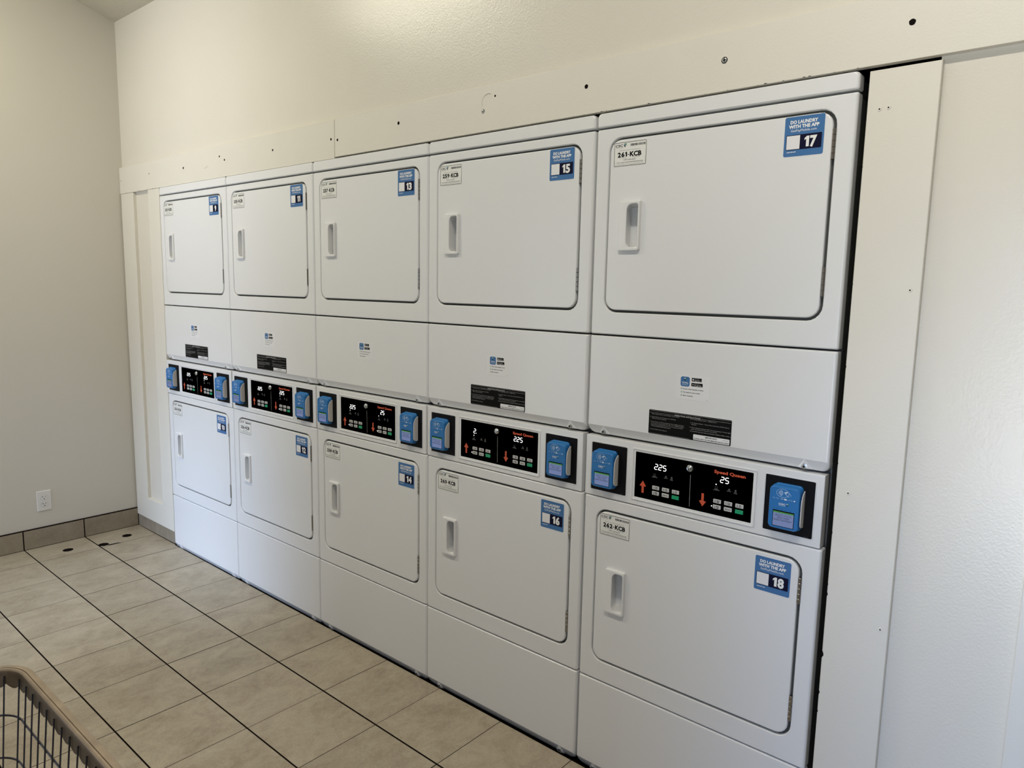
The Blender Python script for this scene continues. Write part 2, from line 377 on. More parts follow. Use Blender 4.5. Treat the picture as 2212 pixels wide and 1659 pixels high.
# back wall: upper plaster, and the pieces either side of the dryer bay
b = MB()
b.box(XL, -0.012, YW, 0.12, 1.990, 3.0, 'wall'); b.box(-0.012, 3.645, YW, 0.12, 2.030, 3.0, 'wall'); b.box(3.645, XR, YW, 0.12, 1.990, 3.0, 'wall')
b.box(XL, -0.012, 0.020, 0.12, -0.02, 1.990, 'wall')
b.box(3.530, 3.645, 0.020, 0.12, -0.02, 1.965, 'wall'); b.box(3.645, XR, 0.020, 0.12, -0.02, 1.990, 'wall')
struct(b, 'wall_back', smooth=False)
b = MB()                                            # the enclosure the machines stand in
b.box(-0.10, 3.74, 0.80, 0.86, -0.02, 2.30, 'black_gap'); b.box(-0.10, 3.74, 0.12, 0.86, 2.24, 2.30, 'black_gap')
b.box(-0.10, -0.04, 0.12, 0.86, -0.02, 2.30, 'black_gap'); b.box(3.66, 3.74, 0.12, 0.86, -0.02, 2.30, 'black_gap')
struct(b, 'wall_bay', smooth=False)
b = MB(); wall_with_door(b, XR, XR+.12, DR0, DR1, OPEN_R, 'wall3'); struct(b, 'wall_right', smooth=False)
# front wall (behind the viewer) with its openings
b = MB(); xs = [XL]; zt = 3.1
for (x0, x1, z0, z1) in WINS:
    b.box(xs[-1], x0, YF-.12, YF, -0.02, zt, 'wall3'); b.box(x0, x1, YF-.12, YF, z1, zt, 'wall3')
    if z0 > 0: b.box(x0, x1, YF-.12, YF, -0.02, z0, 'wall3')
    xs.append(x1)
b.box(xs[-1], XR, YF-.12, YF, -0.02, zt, 'wall3'); struct(b, 'wall_front', smooth=False)
# ceiling: vaulted
b = MB()
prof = [(YW+.1, ceil_z(YW)-.031), (YR, ceil_pt(YR)), (YF-.12, ceil_pt(YF)-.037)]
for (ya, za), (yb, zb) in zip(prof[:-1], prof[1:]):
    b.add([(XL-.12, ya, za), (XR+.12, ya, za), (XR+.12, yb, zb), (XL-.12, yb, zb), (XL-.12, ya, za+.1), (XR+.12, ya, za+.1), (XR+.12, yb, zb+.1), (XL-.12, yb, zb+.1)],
          [(0, 1, 2, 3), (7, 6, 5, 4), (0, 4, 5, 1), (2, 6, 7, 3)], 'ceil')
struct(b, 'ceiling', smooth=False)
# portals in the openings (sampling helpers for the daylight that comes through them)
if OPEN_L: area('doorway_daylight', (XL-.06, (DL0+DL1)/2, DLZ/2), (0, -PI/2, 0), DLZ, DL1-DL0, 1, (1, 1, 1), portal=True)
if OPEN_R: area('side_door_daylight', (XR+.06, (DR0+DR1)/2, DLZ/2), (0, PI/2, 0), DLZ, DR1-DR0, 1, (1, 1, 1), portal=True)
for (x0, x1, z0, z1) in WINS:
    area('window_daylight', ((x0+x1)/2, YF-.06, (z0+z1)/2), (PI/2, 0, 0), x1-x0, z1-z0, 1, (1, 1, 1), portal=True)

# tile baseboards with their dark joints
def bb_piece(b, ax, a0, a1, f, zt, key='bbtile'):
    if ax == 'x': b.box(XL, f, a0, a1, 0.0, zt, key)
    else: b.box(a0, a1, f, 0.0195, 0.0, zt, key)
b = MB(); jy = [0.006]+[-0.297-.3048*k for k in range(11)]
b.box(XL, -0.4985, jy[-1], 0.016, 0.0, 0.1125, 'grout')
for a, c in zip(jy[:-1], jy[1:]): b.box(XL, -0.4978, c+.0032, a-.0032, 0.003, 0.1075, 'bbtile')
struct(b, 'baseboard_left', smooth=False)
b = MB(); b.box(-0.4978, -0.006, 0.0075, 0.0195, 0.0, 0.100, 'grout')
for a, c in ((-0.4950, -0.2710), (-0.2690, -0.008)): b.box(a, c, 0.0062, 0.0195, 0.002, 0.098, 'bbtile')
struct(b, 'baseboard_back', smooth=False)
b = MB(); b.box(3.516, XR, 0.0075, 0.0195, 0.0, 0.100, 'grout')
for k in range(4): b.box(3.517+k*.3046, 3.517+k*.3046+.3026, 0.0062, 0.0195, 0.002, 0.098, 'bbtile')
struct(b, 'baseboard_right', smooth=False)

# painted boards around the bay (front faces just behind the dryer fronts)
YB = 0.002
def board(b, x0, x1, z0, z1, y0=YB, y1=YW, r=.0015, key='board'):
    b.loft([b.rr(x0, x1, z0, z1, .0006, y1, 2), b.rr(x0, x1, z0, z1, .0006, y0+r, 2), b.rr(x0+r, x1-r, z0+r, z1-r, .0004, y0, 2)], key, cap0=True)
def ragged(x, z):  # chipped paint along an edge
    return None
b = MB(); board(b, -0.5065, 1.5568, 1.9893, 2.136, r=.0005)
header1 = struct(b, 'trim_2')
b = MB(); board(b, 1.5604, 4.99, 1.9942, 2.136, y0=0.0018, r=.0005)
header2 = struct(b, 'trim_3')
b = MB(); board(b, -0.498, -0.335, 0.206, 1.9880); tl1 = struct(b, 'trim_4')
b = MB(); board(b, -0.142, -0.0065, 0.206, 1.9880); tl2 = struct(b, 'trim_5')
b = MB(); board(b, -0.498, -0.0065, 0.074, 0.2055, y0=0.0022, y1=0.0055 if False else YW); tl3 = struct(b, 'trim_6')
b = MB(); board(b, 3.5115, 3.651, 0.206, 1.9835); tr1 = struct(b, 'trim_7')
b = MB(); board(b, 3.889, 4.03, 0.206, 1.9835); tr2 = struct(b, 'trim_8')
b = MB(); board(b, 3.5115, 4.99, 0.100, 0.2055); tr3 = struct(b, 'trim_9')
# chips of missing paint along the bay edge
b = MB(); rnd = random.Random(3)
for z, s_ in ((0.62, .010), (0.775, .006), (0.80, .004), (0.93, .004), (1.10, .004), (1.33, .004), (0.52, .006), (0.47, .005), (1.52, .003), (1.78, .003), (0.985, .003)):
    b.poly([(3.5112, z-s_), (3.5112+s_*.45, z-s_*.2), (3.5112+s_*.3, z+s_*.5), (3.5112, z+s_)], YB-.0002, 'hole')
b.build('paint_chips', tr1, smooth=False)
b = MB()
for i in range(46):
    x = 1.6+1.9*rnd.random(); s_ = .001+.0022*rnd.random()**2
    if x > 2.7 or rnd.random() < .3: b.poly([(x, 1.9943), (x+s_*3, 1.9943), (x+s_*2, 1.9943+s_*.5), (x+s_*.8, 1.9943+s_*.7)], 0.0016, 'hole')
b.build('paint_chips', header2, smooth=False)
b = MB()
for x, z, s_ in ((-.42, 1.9897, .004), (-.25, 1.9897, .006), (-.15, 1.9897, .004), (-.08, 1.9897, .006), (-.05, 1.9897, .004)): b.poly([(x-s_*2, z), (x+s_*2, z), (x+s_, z+s_*.25), (x-s_, z+s_*.2)], YB-.0002, 'hole')
b.build('paint_chips', header1, smooth=False)
# screws and nail holes in the boards
def hole(parent, x, z, r, y=YB, metal=False, ring=False):
    b = MB(); y -= .0003
    if metal:
        b.lathe(x, z, [(r, y), (r*.95, y-.0008), (r*.6, y-.0015)], 'steel', 12); b.stroke([(x-r*.5, z), (x+r*.5, z)], r*.3, y-.0018, 'hole'); b.stroke([(x, z-r*.5), (x, z+r*.5)], r*.3, y-.0018, 'hole')
        b.ring(x, z, r*1.15, r*1.15, r*.35, y, 'hole', 14)
        b.build('screw', parent)
    elif ring:
        b.lathe(x, z, [(r*1.5, y+.0002), (r*1.4, y-.0007), (r*1.1, y-.0009)], 'board', 14); b.disc(x, z, r*.55, y-.0012, 'hole', 8)
        b.build('painted_screw', parent)
    else:
        b.poly([(x+r*math.cos(2*PI*a/14)*(1+.08*math.sin(a*2.3)), z+r*math.sin(2*PI*a/14)) for a in range(14)], y, 'hole')
        b.build('screw_hole', parent, smooth=False)
for x, z, r in ((-0.487, 2.062, .003), (-0.115, 2.072, .0035), (0.284, 2.066, .006), (0.653, 2.086, .005), (0.699, 2.066, .005), (1.114, 2.067, .005), (1.536, 2.064, .005)): hole(header1, x, z, r)
for x, z, r in ((1.578, 2.057, .005), (1.941, 2.074, .006), (2.405, 2.098, .0035), (2.755, 2.071, .0062), (3.587, 2.070, .0068)): hole(header2, x, z, r, .0018)
hole(header2, 2.354, 2.058, .005, .0018, metal=True); hole(header2, 3.170, 2.068, .0062, .0018, metal=True)
b = MB(); b.ring(2.37, 2.085, .022, .022, .0011, .0014, 'bareedge', 12, PI*.5, PI*1.15); b.ring(2.375, 2.085, .022, .024, .001, .0014, 'ink', 8, PI*.35, PI*.7); b.build('scratch', header2, smooth=False)
b = MB(); b.stroke([(0.50, 2.043), (0.54, 2.052)], .0022, YB-.0003, 'bareedge'); b.build('scratch', header1, smooth=False)
for x, z, rg in ((3.537, 1.900, True), (3.555, 1.901, True), (3.630, 1.508, True), (3.540, 1.033, True), (3.634, 0.725, True)): hole(tr1, x, z, .0032, ring=rg)
hole(tr2, 3.925, 0.640, .0030, ring=True)

# ================================================================ OUTLET on the left wall
ot = empty('wall_outlet', (XL, -0.488, 0.261), 'white duplex wall outlet low on the beige left wall above the tile baseboard', 'outlet')
ot.rotation_euler = (0, 0, PI/2)      # local -Y faces into the room, local X runs along the wall
b = MB(); b.loft([b.rr(-.0355, .0355, -.0575, .0575, .003, 0, 4), b.rr(-.0355, .0355, -.0575, .0575, .003, -.002, 4), b.rr(-.0335, .0335, -.0555, .0555, .002, -.0045, 4), b.rr(-.032, .032, -.054, .054, .002, -.0052, 4)], 'outlet')
pl = b.build('cover_plate', ot)
for cz in (.0195, -.0195):
    b = MB(); 
    def d_loop(s_, y):
        P = []
        for i in range(24):
            a = 2*PI*i/24; x, z = .0172*math.cos(a)*s_, .0172*math.sin(a)*s_
            z = max(-.0142*s_, min(.0142*s_, z)); P.append((x, y, cz+z))
        return P
    b.loft([d_loop(1.04, -.0053), d_loop(1.04, -.0054)], 'outletline'); b.loft([d_loop(1, -.005), d_loop(1, -.0062), d_loop(.95, -.0068)], 'outlet')
    b.flat(-.0085, -.0065, cz+.0005, cz+.009, -.0070, 'hole'); b.flat(.0055, .0075, cz+.001, cz+.0085, -.0070, 'hole')
    b.flat(-.0115, -.0085, cz+.004, cz+.0058, -.0070, 'hole'); b.disc(0, cz-.0075, .0028, -.0070, 'hole', 12)
    b.build('socket', ot)
b = MB(); b.lathe(0, 0, [(.0028, -.005), (.0026, -.0062), (.001, -.0066)], 'outlet', 12); b.flat(-.0022, .0022, -.0003, .0003, -.0067, 'hole'); b.build('screw', ot)

# ================================================================ STACKED DRYERS
DW = 0.6935
def fillet(x0, x1, z0, z1, rc, yb, r, y=0.0, n=4, rz=None):
    """loops for a panel whose front edges are rolled: r across x, rz across z"""
    rz = rz or r; L = [MB.rr(x0, x1, z0, z1, rc, yb, 5)]
    for i in range(n+1):
        a = i/n*PI/2; kx, kz, ky = 1-math.cos(a), 1-math.cos(a), 1-math.sin(a)
        L.append(MB.rr(x0+r*(1-math.cos(a)), x1-r*(1-math.cos(a)), z0+rz*(1-math.cos(a)), z1-rz*(1-math.cos(a)), rc if not isinstance(rc, tuple) else rc, y+r*ky, 5))
    return L
def bend(mb, start, zf, slope):
    """tilt everything below height zf backwards"""
    for i in range(start, len(mb.v)):
        x, y, z = mb.v[i]
        if z < zf: mb.v[i] = (x, y+(zf-z)*slope, z)
def front_panel(z0, z1, g, name, parent):
    gx0, gx1, gz0, gz1 = g
    b = MB(); L = fillet(0, DW, z0, z1, .0045, .030, .0075, rz=.004)
    for i, (d, y) in enumerate(((0, 0), (.0007, .0002), (.0017, .0010), (.0025, .0028), (.0028, .0105))):
        L.append(MB.rr(gx0+d, gx1-d, gz0+d, gz1-d, .040-d, y, 5))
    L2 = [L[-1], MB.rr(gx0+.03, gx1-.03, gz0+.03, gz1-.03, .02, .0105, 5), MB.rr(gx0+.03, gx1-.03, gz0+.03, gz1-.03, .02, .046, 5)]
    b.loft(L, 'enamel', cap1=False); b.loft(L2, 'seal_gap_shade')
    return b.build(name, parent)
def door(g, hz, parent):
    gx0, gx1, gz0, gz1 = g; x0, x1, z0, z1 = gx0+.0078, gx1-.0098, gz0+.0095, gz1-.0092
    b = MB(); L = [MB.rr(x0, x1, z0, z1, .031, .0098, 5)]
    for i in range(5):
        a = i/4*PI/2; r = .0032; L.append(MB.rr(x0+r*(1-math.cos(a)), x1-r*(1-math.cos(a)), z0+r*(1-math.cos(a)), z1-r*(1-math.cos(a)), .031, -0.0008+r*(1-math.sin(a)), 5))
    hx0, hx1, ha, hb = .108, .150, hz+.010, hz+.127
    L.append(MB.rr(.093, hx1+.001, ha, hb, .008, -0.0008, 5)); L.append(MB.rr(.093, hx1+.001, ha, hb, .008, .0440, 5))
    b.loft(L, 'enamel'); dr = b.build('door', parent)
    # pull handle: a raised plate with a scooped pocket
    b = MB(); X0, X1, Z0, Z1 = .0865, .1565, hz, hz+.137
    def bow(L_, k):   # the long sides bulge a little
        zc = (Z0+Z1)/2; return [(x+(-k if x < .115 else k)*(1-((z-zc)/((Z1-Z0)/2))**2), y, z) for x, y, z in L_]
    L = [bow(MB.rr(X0+.002, X1-.002, Z0, Z1, .005, -.0006, 5), .003), bow(MB.rr(X0+.002, X1-.002, Z0, Z1, .005, -.0075, 5), .003), bow(MB.rr(X0+.0035, X1-.0035, Z0+.0012, Z1-.0012, .005, -.0102, 5), .003),
         bow(MB.rr(X0+.006, X1-.0055, Z0+.004, Z1-.004, .004, -.0110, 5), .003)]
    rc = (.016, .006, .006, .016)
    L += [MB.rr(hx0+.004, hx1+.0005, ha-.003, hb+.003, rc, -.0112, 5), MB.rr(hx0+.0055, hx1-.001, ha-.001, hb+.001, rc, -.0098, 5),
          MB.rr(hx0-.010, hx0+.020, ha+.004, hb-.005, (.004, .004, .004, .004), .0400, 5)]
    b.loft(L, 'plastic_white'); b.build('handle', dr, label='white plastic pull handle with a scooped pocket')
    return dr
def hinge(zc, parent):
    b = MB(); r = .0047; n = 10; zs = [zc-.034, zc-.0205, zc-.007, zc+.007, zc+.0205, zc+.034]
    cx, cy = .6478, .0012
    for za, zb in zip(zs[:-1], zs[1:]):
        rings = [(r*.86, za+.0003), (r, za+.0011), (r, zb-.0011), (r*.86, zb-.0003)]
        o = len(b.v); k = b.m('hinge')
        for rad, z in rings: b.v += [(cx+rad*math.cos(2*PI*i/n), cy+rad*math.sin(2*PI*i/n), z) for i in range(n)]
        for j in range(3):
            for i in range(n): b.f.append([o+j*n+i, o+j*n+(i+1) % n, o+(j+1)*n+(i+1) % n, o+(j+1)*n+i]); b.mi.append(k)
        b.f.append([o+3*n+i for i in range(n)]); b.mi.append(k); b.f.append([o+i for i in range(n)][::-1]); b.mi.append(k)
    b.box(cx+.0030, cx+.0056, cy-.0005, cy+.008, zc-.034, zc+.034, 'hole'); b.box(cx-.0062, cx-.0040, cy+.001, cy+.008, zc-.034, zc+.034, 'hole')  # black strips put the shade of the hinge gap in as colour
    return b.build('hinge', parent, label='steel hinge with five knuckles')
def screw(x, z, y, parent, r=.0058):
    b = MB(); b.lathe(x, z, [(r*1.25, y+.002), (r*1.25, y-.0008), (r, y-.0012), (r*.92, y-.0032), (r*.55, y-.0040), (r*.5, y-.0025)], 'steel', 12); b.disc(x, z, r*.48, y-.0026, 'hole', 6)
    return b.build('screw', parent)
def shell(z0, z1, zf, slope, rb, name, parent, boss):
    """plain panel whose bottom strip is folded back, with raised pads for its screws"""
    b = MB(); L = fillet(0, DW, z0, z1, (rb, rb, .0045, .0045), .028, .0075, rz=.0045)
    b.loft(L, 'enamel')
    # cut the whole shell along the fold line, so that the fold is straight
    bm = bmesh.new(); vs = [bm.verts.new(p) for p in b.v]
    for f in b.f: bm.faces.new([vs[i] for i in f])
    bmesh.ops.bisect_plane(bm, geom=bm.verts[:]+bm.edges[:]+bm.faces[:], dist=1e-6, plane_co=(0, 0, zf), plane_no=(0, 0, 1))
    bm.verts.index_update(); b = MB()
    b.add([tuple(v_.co) for v_ in bm.verts], [tuple(v_.index for v_ in f.verts) for f in bm.faces], 'enamel'); bm.free()
    bend(b, 0, zf, slope)
    for x, z in boss:
        yb = (zf-z0-.002)*slope; hw = .019; zb = z0+.0022
        P = [(x, 0.0002, zf-.0005), (x-hw, yb, zb), (x+hw, yb, zb), (x-.008, .0035, z-.001), (x+.008, .0035, z-.001), (x-.006, yb*.5, zb), (x+.006, yb*.5, zb)]
        b.add(P, [(0, 1, 3), (0, 3, 4), (0, 4, 2), (1, 5, 3), (3, 5, 6, 4), (4, 6, 2)], 'enamel')
    return b.build(name, parent, angle=23.5)

UG = (.0405, .6535, 1.4295, 1.9190); LG = (.0405, .6540, .3615, .8480)
def csc_logo(b, x, z, s_, y, dark='ink', a='logoblue', g='logogreen'):
    """the four-facet shard mark: s_ = height"""
    b.poly([(x-.36*s_, z+.30*s_), (x+.02*s_, z+.50*s_), (x+.06*s_, z+.06*s_), (x-.26*s_, z+.10*s_)], y, a)
    b.poly([(x+.08*s_, z+.45*s_), (x+.40*s_, z+.42*s_), (x+.30*s_, z-.04*s_), (x+.08*s_, z+.05*s_)], y, g)
    b.poly([(x-.42*s_, z+.06*s_), (x+.10*s_, z+.02*s_), (x+.02*s_, z-.50*s_)], y, dark)
def machine_label(num, x0, z1, parent):
    b = MB(); y = -.0011; x1, z0 = x0+.1035, z1-.066
    b.loft([b.rr(x0, x1, z0, z1, .004, -.0008, 4), b.rr(x0, x1, z0, z1, .004, y, 4)], 'paper'); y -= .00015
    o = b.rr(x0+.001, x1-.001, z0+.001, z1-.001, .0035, y, 4); i_ = b.rr(x0+.0022, x1-.0022, z0+.0022, z1-.0022, .0025, y, 4)
    b.loft([o, i_], 'ink', cap1=False)
    def T(t, u0, u1, v, h, bold=False, key='ink'): b.text(t, x0+u0, z1-v, h, key, y, 'L', width=u1-u0, bold=bold)
    T('CSC', .0045, .0285, .0128, .0068, True); csc_logo(b, x0+.0355, z1-.0095, .012, y)
    T('SERVICE WORKS', .0045, .028, .0163, .0013, False, 'dimink')
    rn = random.Random(5); u = .053
    while u < .0975:
        wd = rn.choice((.0006, .001, .0016)); b.flat(x0+u, x0+u+wd, z1-.0130, z1-.0068, y, 'ink'); u += wd+rn.choice((.0005, .0009))
    T('Please use this number if requesting service', .0175, .084, .0235, .0019)
    b.numerals(num+'-KCB', x0+.0502, z1-.0400, .0125, 'ink', y, .0755)
    T('For Service', .0195, .041, .0438, .0020); T('Para Servicio', .060, .084, .0438, .0020)
    T('1-877-264-6622', .031, .070, .0500, .0036)
    T('Visit our website WWW.CSCSERVICEWORKS.COM', .0095, .0925, .0560, .0021, True)
    T('The machine number is required when you call to report a problem', .0075, .094, .0594, .0014); T('Para reportar problemas con esta maquina llame al numero indicado', .0055, .096, .0622, .0014)
    b.text('CSC-27', x0+.005, z1-.058, .0013, 'ink', y, vert=True, width=.007); b.text('REV 01-20', x1-.0035, z1-.058, .0013, 'ink', y, vert=True, width=.014)
    return b.build('machine_label', parent, smooth=False, label='white label printed CSC and %s-KCB' % num)
def number_sticker(num, x0, z1, parent):
    b = MB(); y = -.0011; x1, z0 = x0+.091, z1-.0905
    b.loft([b.rr(x0-.0008, x1+.0008, z0-.0008, z1+.0008, .0045, -.0008, 4), b.rr(x0-.0008, x1+.0008, z0-.0008, z1+.0008, .0045, y, 4)], 'paper2'); y -= .00012
    b.loft([b.rr(x0, x1, z0, z1, .004, y, 4)]*1+[b.rr(x0, x1, z0, z1, .004, y-.00004, 4)], 'stickerblue'); y -= .00025
    T = lambda t, u0, u1, v, h, bold=2, key='whiteink': b.text(t, x0+u0, z1-v, h, key, y, 'L', width=u1-u0, bold=bold)
    T('DO LAUNDRY', .0125, .0755, .0160, .0075); T('WITH THE APP', .0095, .0790, .0262, .0075); T('GetPayMobile.com', .0145, .0735, .0345, .0056, False)
    b.loft([b.rr(x0+.0050, x0+.0863, z0+.0150, z0+.0490, .002, y, 3), b.rr(x0+.0051, x0+.0862, z0+.0151, z0+.0489, .002, y-.00003, 3)], 'navy')
    b.flat(x0+.0063, x0+.0370, z0+.0165, z0+.0475, y-.0002, 'paper2')
    w_ = .0165 if len(num) == 1 else .0285
    b.numerals(num, x0+.0618, z0+.0200, .0240, 'whiteink', y-.0002, {'11': .0215}.get(num, w_))
    T('SCAN WITH APP', .0080, .0290, .0815, .0022)
    return b.build('number_sticker', parent, smooth=False, label='blue and navy sticker with the number %s' % num)
def app_sticker(x0, z1, parent):
    b = MB(); y = -.0003; x1, z0 = x0+.0995, z1-.066; b.pad(x0, x1, z0, z1, .001, 0, y, 'paper2', .0001); y -= .00015
    b.loft([b.rr(x0+.0145, x0+.041, z1-.031, z1-.0045, .0055, y, 5), b.rr(x0+.0147, x0+.0408, z1-.0308, z1-.0047, .0055, y-.00004, 5)], 'stickerblue')
    csc_logo(b, x0+.0278, z1-.0118, .0095, y-.0002, 'ink', 'paleblue')
    b.text('CSCPay', x0+.0278, z1-.0225, .0036, 'whiteink', y-.0002, width=.0185, bold=True); b.text('MOBILE', x0+.0278, z1-.0275, .0030, 'paleblue', y-.0002, width=.0165)
    for (u, v, wd, t1, t2) in ((.0465, .0060, .0285, 'Download on the', 'App Store'), (.0460, .0195, .0325, 'GET IT ON', 'Google Play')):
        b.loft([b.rr(x0+u, x0+u+wd, z1-v-.0092, z1-v, .0012, y, 3), b.rr(x0+u, x0+u+wd, z1-v-.0092, z1-v, .0012, y-.00003, 3)], 'ink')
        b.text(t1, x0+u+.0085, z1-v-.0033, .0013, 'whiteink', y-.0002, 'L', width=.013); b.text(t2, x0+u+.0085, z1-v-.0075, .0029, 'whiteink', y-.0002, 'L', width=wd-.0115)
    b.disc(x0+.0510, z1-.0110, .0021, y-.0002, 'whiteink', 12); b.poly([(x0+.0512, z1-.0090), (x0+.0524, z1-.0075), (x0+.0518, z1-.0090)], y-.0002, 'whiteink')
    b.poly([(x0+.0492, z1-.0265), (x0+.0535, z1-.0241), (x0+.0492, z1-.0217)], y-.0002, 'grayink')
    for v, t, wd in ((.0390, 'Know when laundry is done.', .0585), (.0480, 'No need to carry cards.', .049), (.0570, 'Earn rewards.', .029)):
        b.ring(x0+.0185, z1-v+.0014, .0017, .0017, .0009, y, 'logogreen', 12); b.text(t, x0+.0235, z1-v, .0031, 'ink', y, 'L', width=wd, bold=True)
    b.text('CSC26', x1-.0095, z0+.0035, .0014, 'ink', y, 'L', width=.005)
    return b.build('app_sticker', parent, smooth=False, label='small white sticker with a blue app icon and two black badges')
def instruction_label(x0, parent):
    b = MB(); x1, z1, z0 = x0+.242, 1.1670, 1.0985; y = -.0003
    b.pad(x0-.0012, x1+.0012, z0-.0012, z1+.0012, .004, 0, y, 'paper2', .0001); y -= .00012
    b.loft([b.rr(x0, x1, z0, z1, .0035, y, 4), b.rr(x0+.0001, x1-.0001, z0+.0001, z1-.0001, .0035, y-.00005, 4)], 'ink'); y -= .0002
    b.stroke([(x0+.003, z1-.0023), (x1-.003, z1-.0023)], .0004, y, 'grayink'); b.stroke([(x0+.003, z0+.002), (x0+.125, z0+.002)], .0004, y, 'grayink')
    b.stroke([(x0+.002, z1-.0082), (x0+.076, z1-.0082)], .0005, y, 'grayink'); b.stroke([(x0+.156, z1-.0082), (x1-.002, z1-.0082)], .0005, y, 'grayink')
    b.text('OPERATING INSTRUCTIONS', x0+.116, z1-.0098, .0042, 'grayink', y, width=.077, bold=True)
    rows = [(.0095, .0128, .084, 'Open Dryer Door, Load Clothes, Close Door.'), (.0045, .0210, .078, '2. Select Fabric and Temperature Settings'), (.0095, .0252, .046, 'OR Turn Fabric Selector.'),
            (.0040, .0345, .104, '3. Insert Coins or Card as Required. Use Additional Coins'), (.0075, .0387, .101, 'or Card for more Drying Time. OR, Turn TIMER KNOB to'), (.0075, .0429, .097, 'Select Desired Drying Time. Last 3-5 minutes of Cycle'), (.0075, .0471, .060, 'is COOL DOWN (No Heat) Period.'),
            (.0040, .0562, .054, '4. Push START Pad or Button.'),
            (.1260, .0128, .075, '5. To Stop Drying Cycle - OPEN Door.'), (.1260, .0225, .110, '6. To Restart Dryer - Close Door and Push START Pad or'), (.1300, .0267, .014, 'Button.'),
            (.1250, .0352, .115, '7. When Display Indicates "00" Time Remaining or Panel Light'), (.1295, .0394, .074, 'goes out, Remove Clothes from Dryer.'), (.1265, .0452, .1135, 'IF CLOTHES ARE NOT DRY AS DESIRED, REPEAT STEPS 3 AND 4')]
    for u, v, wd, t in rows: b.text(t, x0+u, z1-v, .0023, 'grayink', y, 'L', width=wd)
    b.loft([b.rr(x0+.1365, x1-.0035, z0+.0020, z0+.0170, .002, y, 3), b.rr(x0+.1366, x1-.0036, z0+.0021, z0+.0169, .002, y-.00004, 3)], 'paper2')
    b.text('IMPORTANT:', x0+.188, z0+.0108, .0040, 'ink', y-.0002, width=.034, bold=True); b.text('CLEAN LINT FILTER BEFORE EACH LOAD', x0+.1875, z0+.0042, .0034, 'ink', y-.0002, width=.098, bold=True)
    b.text('M414692', x1-.022, z0+.0118, .0018, 'ink', y-.0002, 'L', width=.014)
    return b.build('instruction_label', parent, smooth=False, label='black label of operating instructions in small white print')
SEG = {'0': 'abcdef', '2': 'abged', '5': 'afgcd', '.': ''}
def digits(b, s_, x0, z0, key='led', y=-.0006):
    hh, wd, tk = .0148, .0088, .0018; x = x0; sh = .10
    def P(u, v): return (x+u+sh*v, z0+v)
    for ch in s_:
        if ch == '.': b.disc(x-.0012, z0+.0008, .0012, y, key, 8); continue
        g = {'a': ((.001, hh), (wd-.001, hh)), 'g': ((.001, hh/2), (wd-.001, hh/2)), 'd': ((.001, 0), (wd-.001, 0)), 'f': ((0, hh/2+.0008), (0, hh-.0008)), 'e': ((0, .0008), (0, hh/2-.0008)), 'b': ((wd, hh/2+.0008), (wd, hh-.0008)), 'c': ((wd, .0008), (wd, hh/2-.0008))}
        for q in SEG[ch]: b.stroke([P(*g[q][0]), P(*g[q][1])], tk, y, key)
        x += .0133
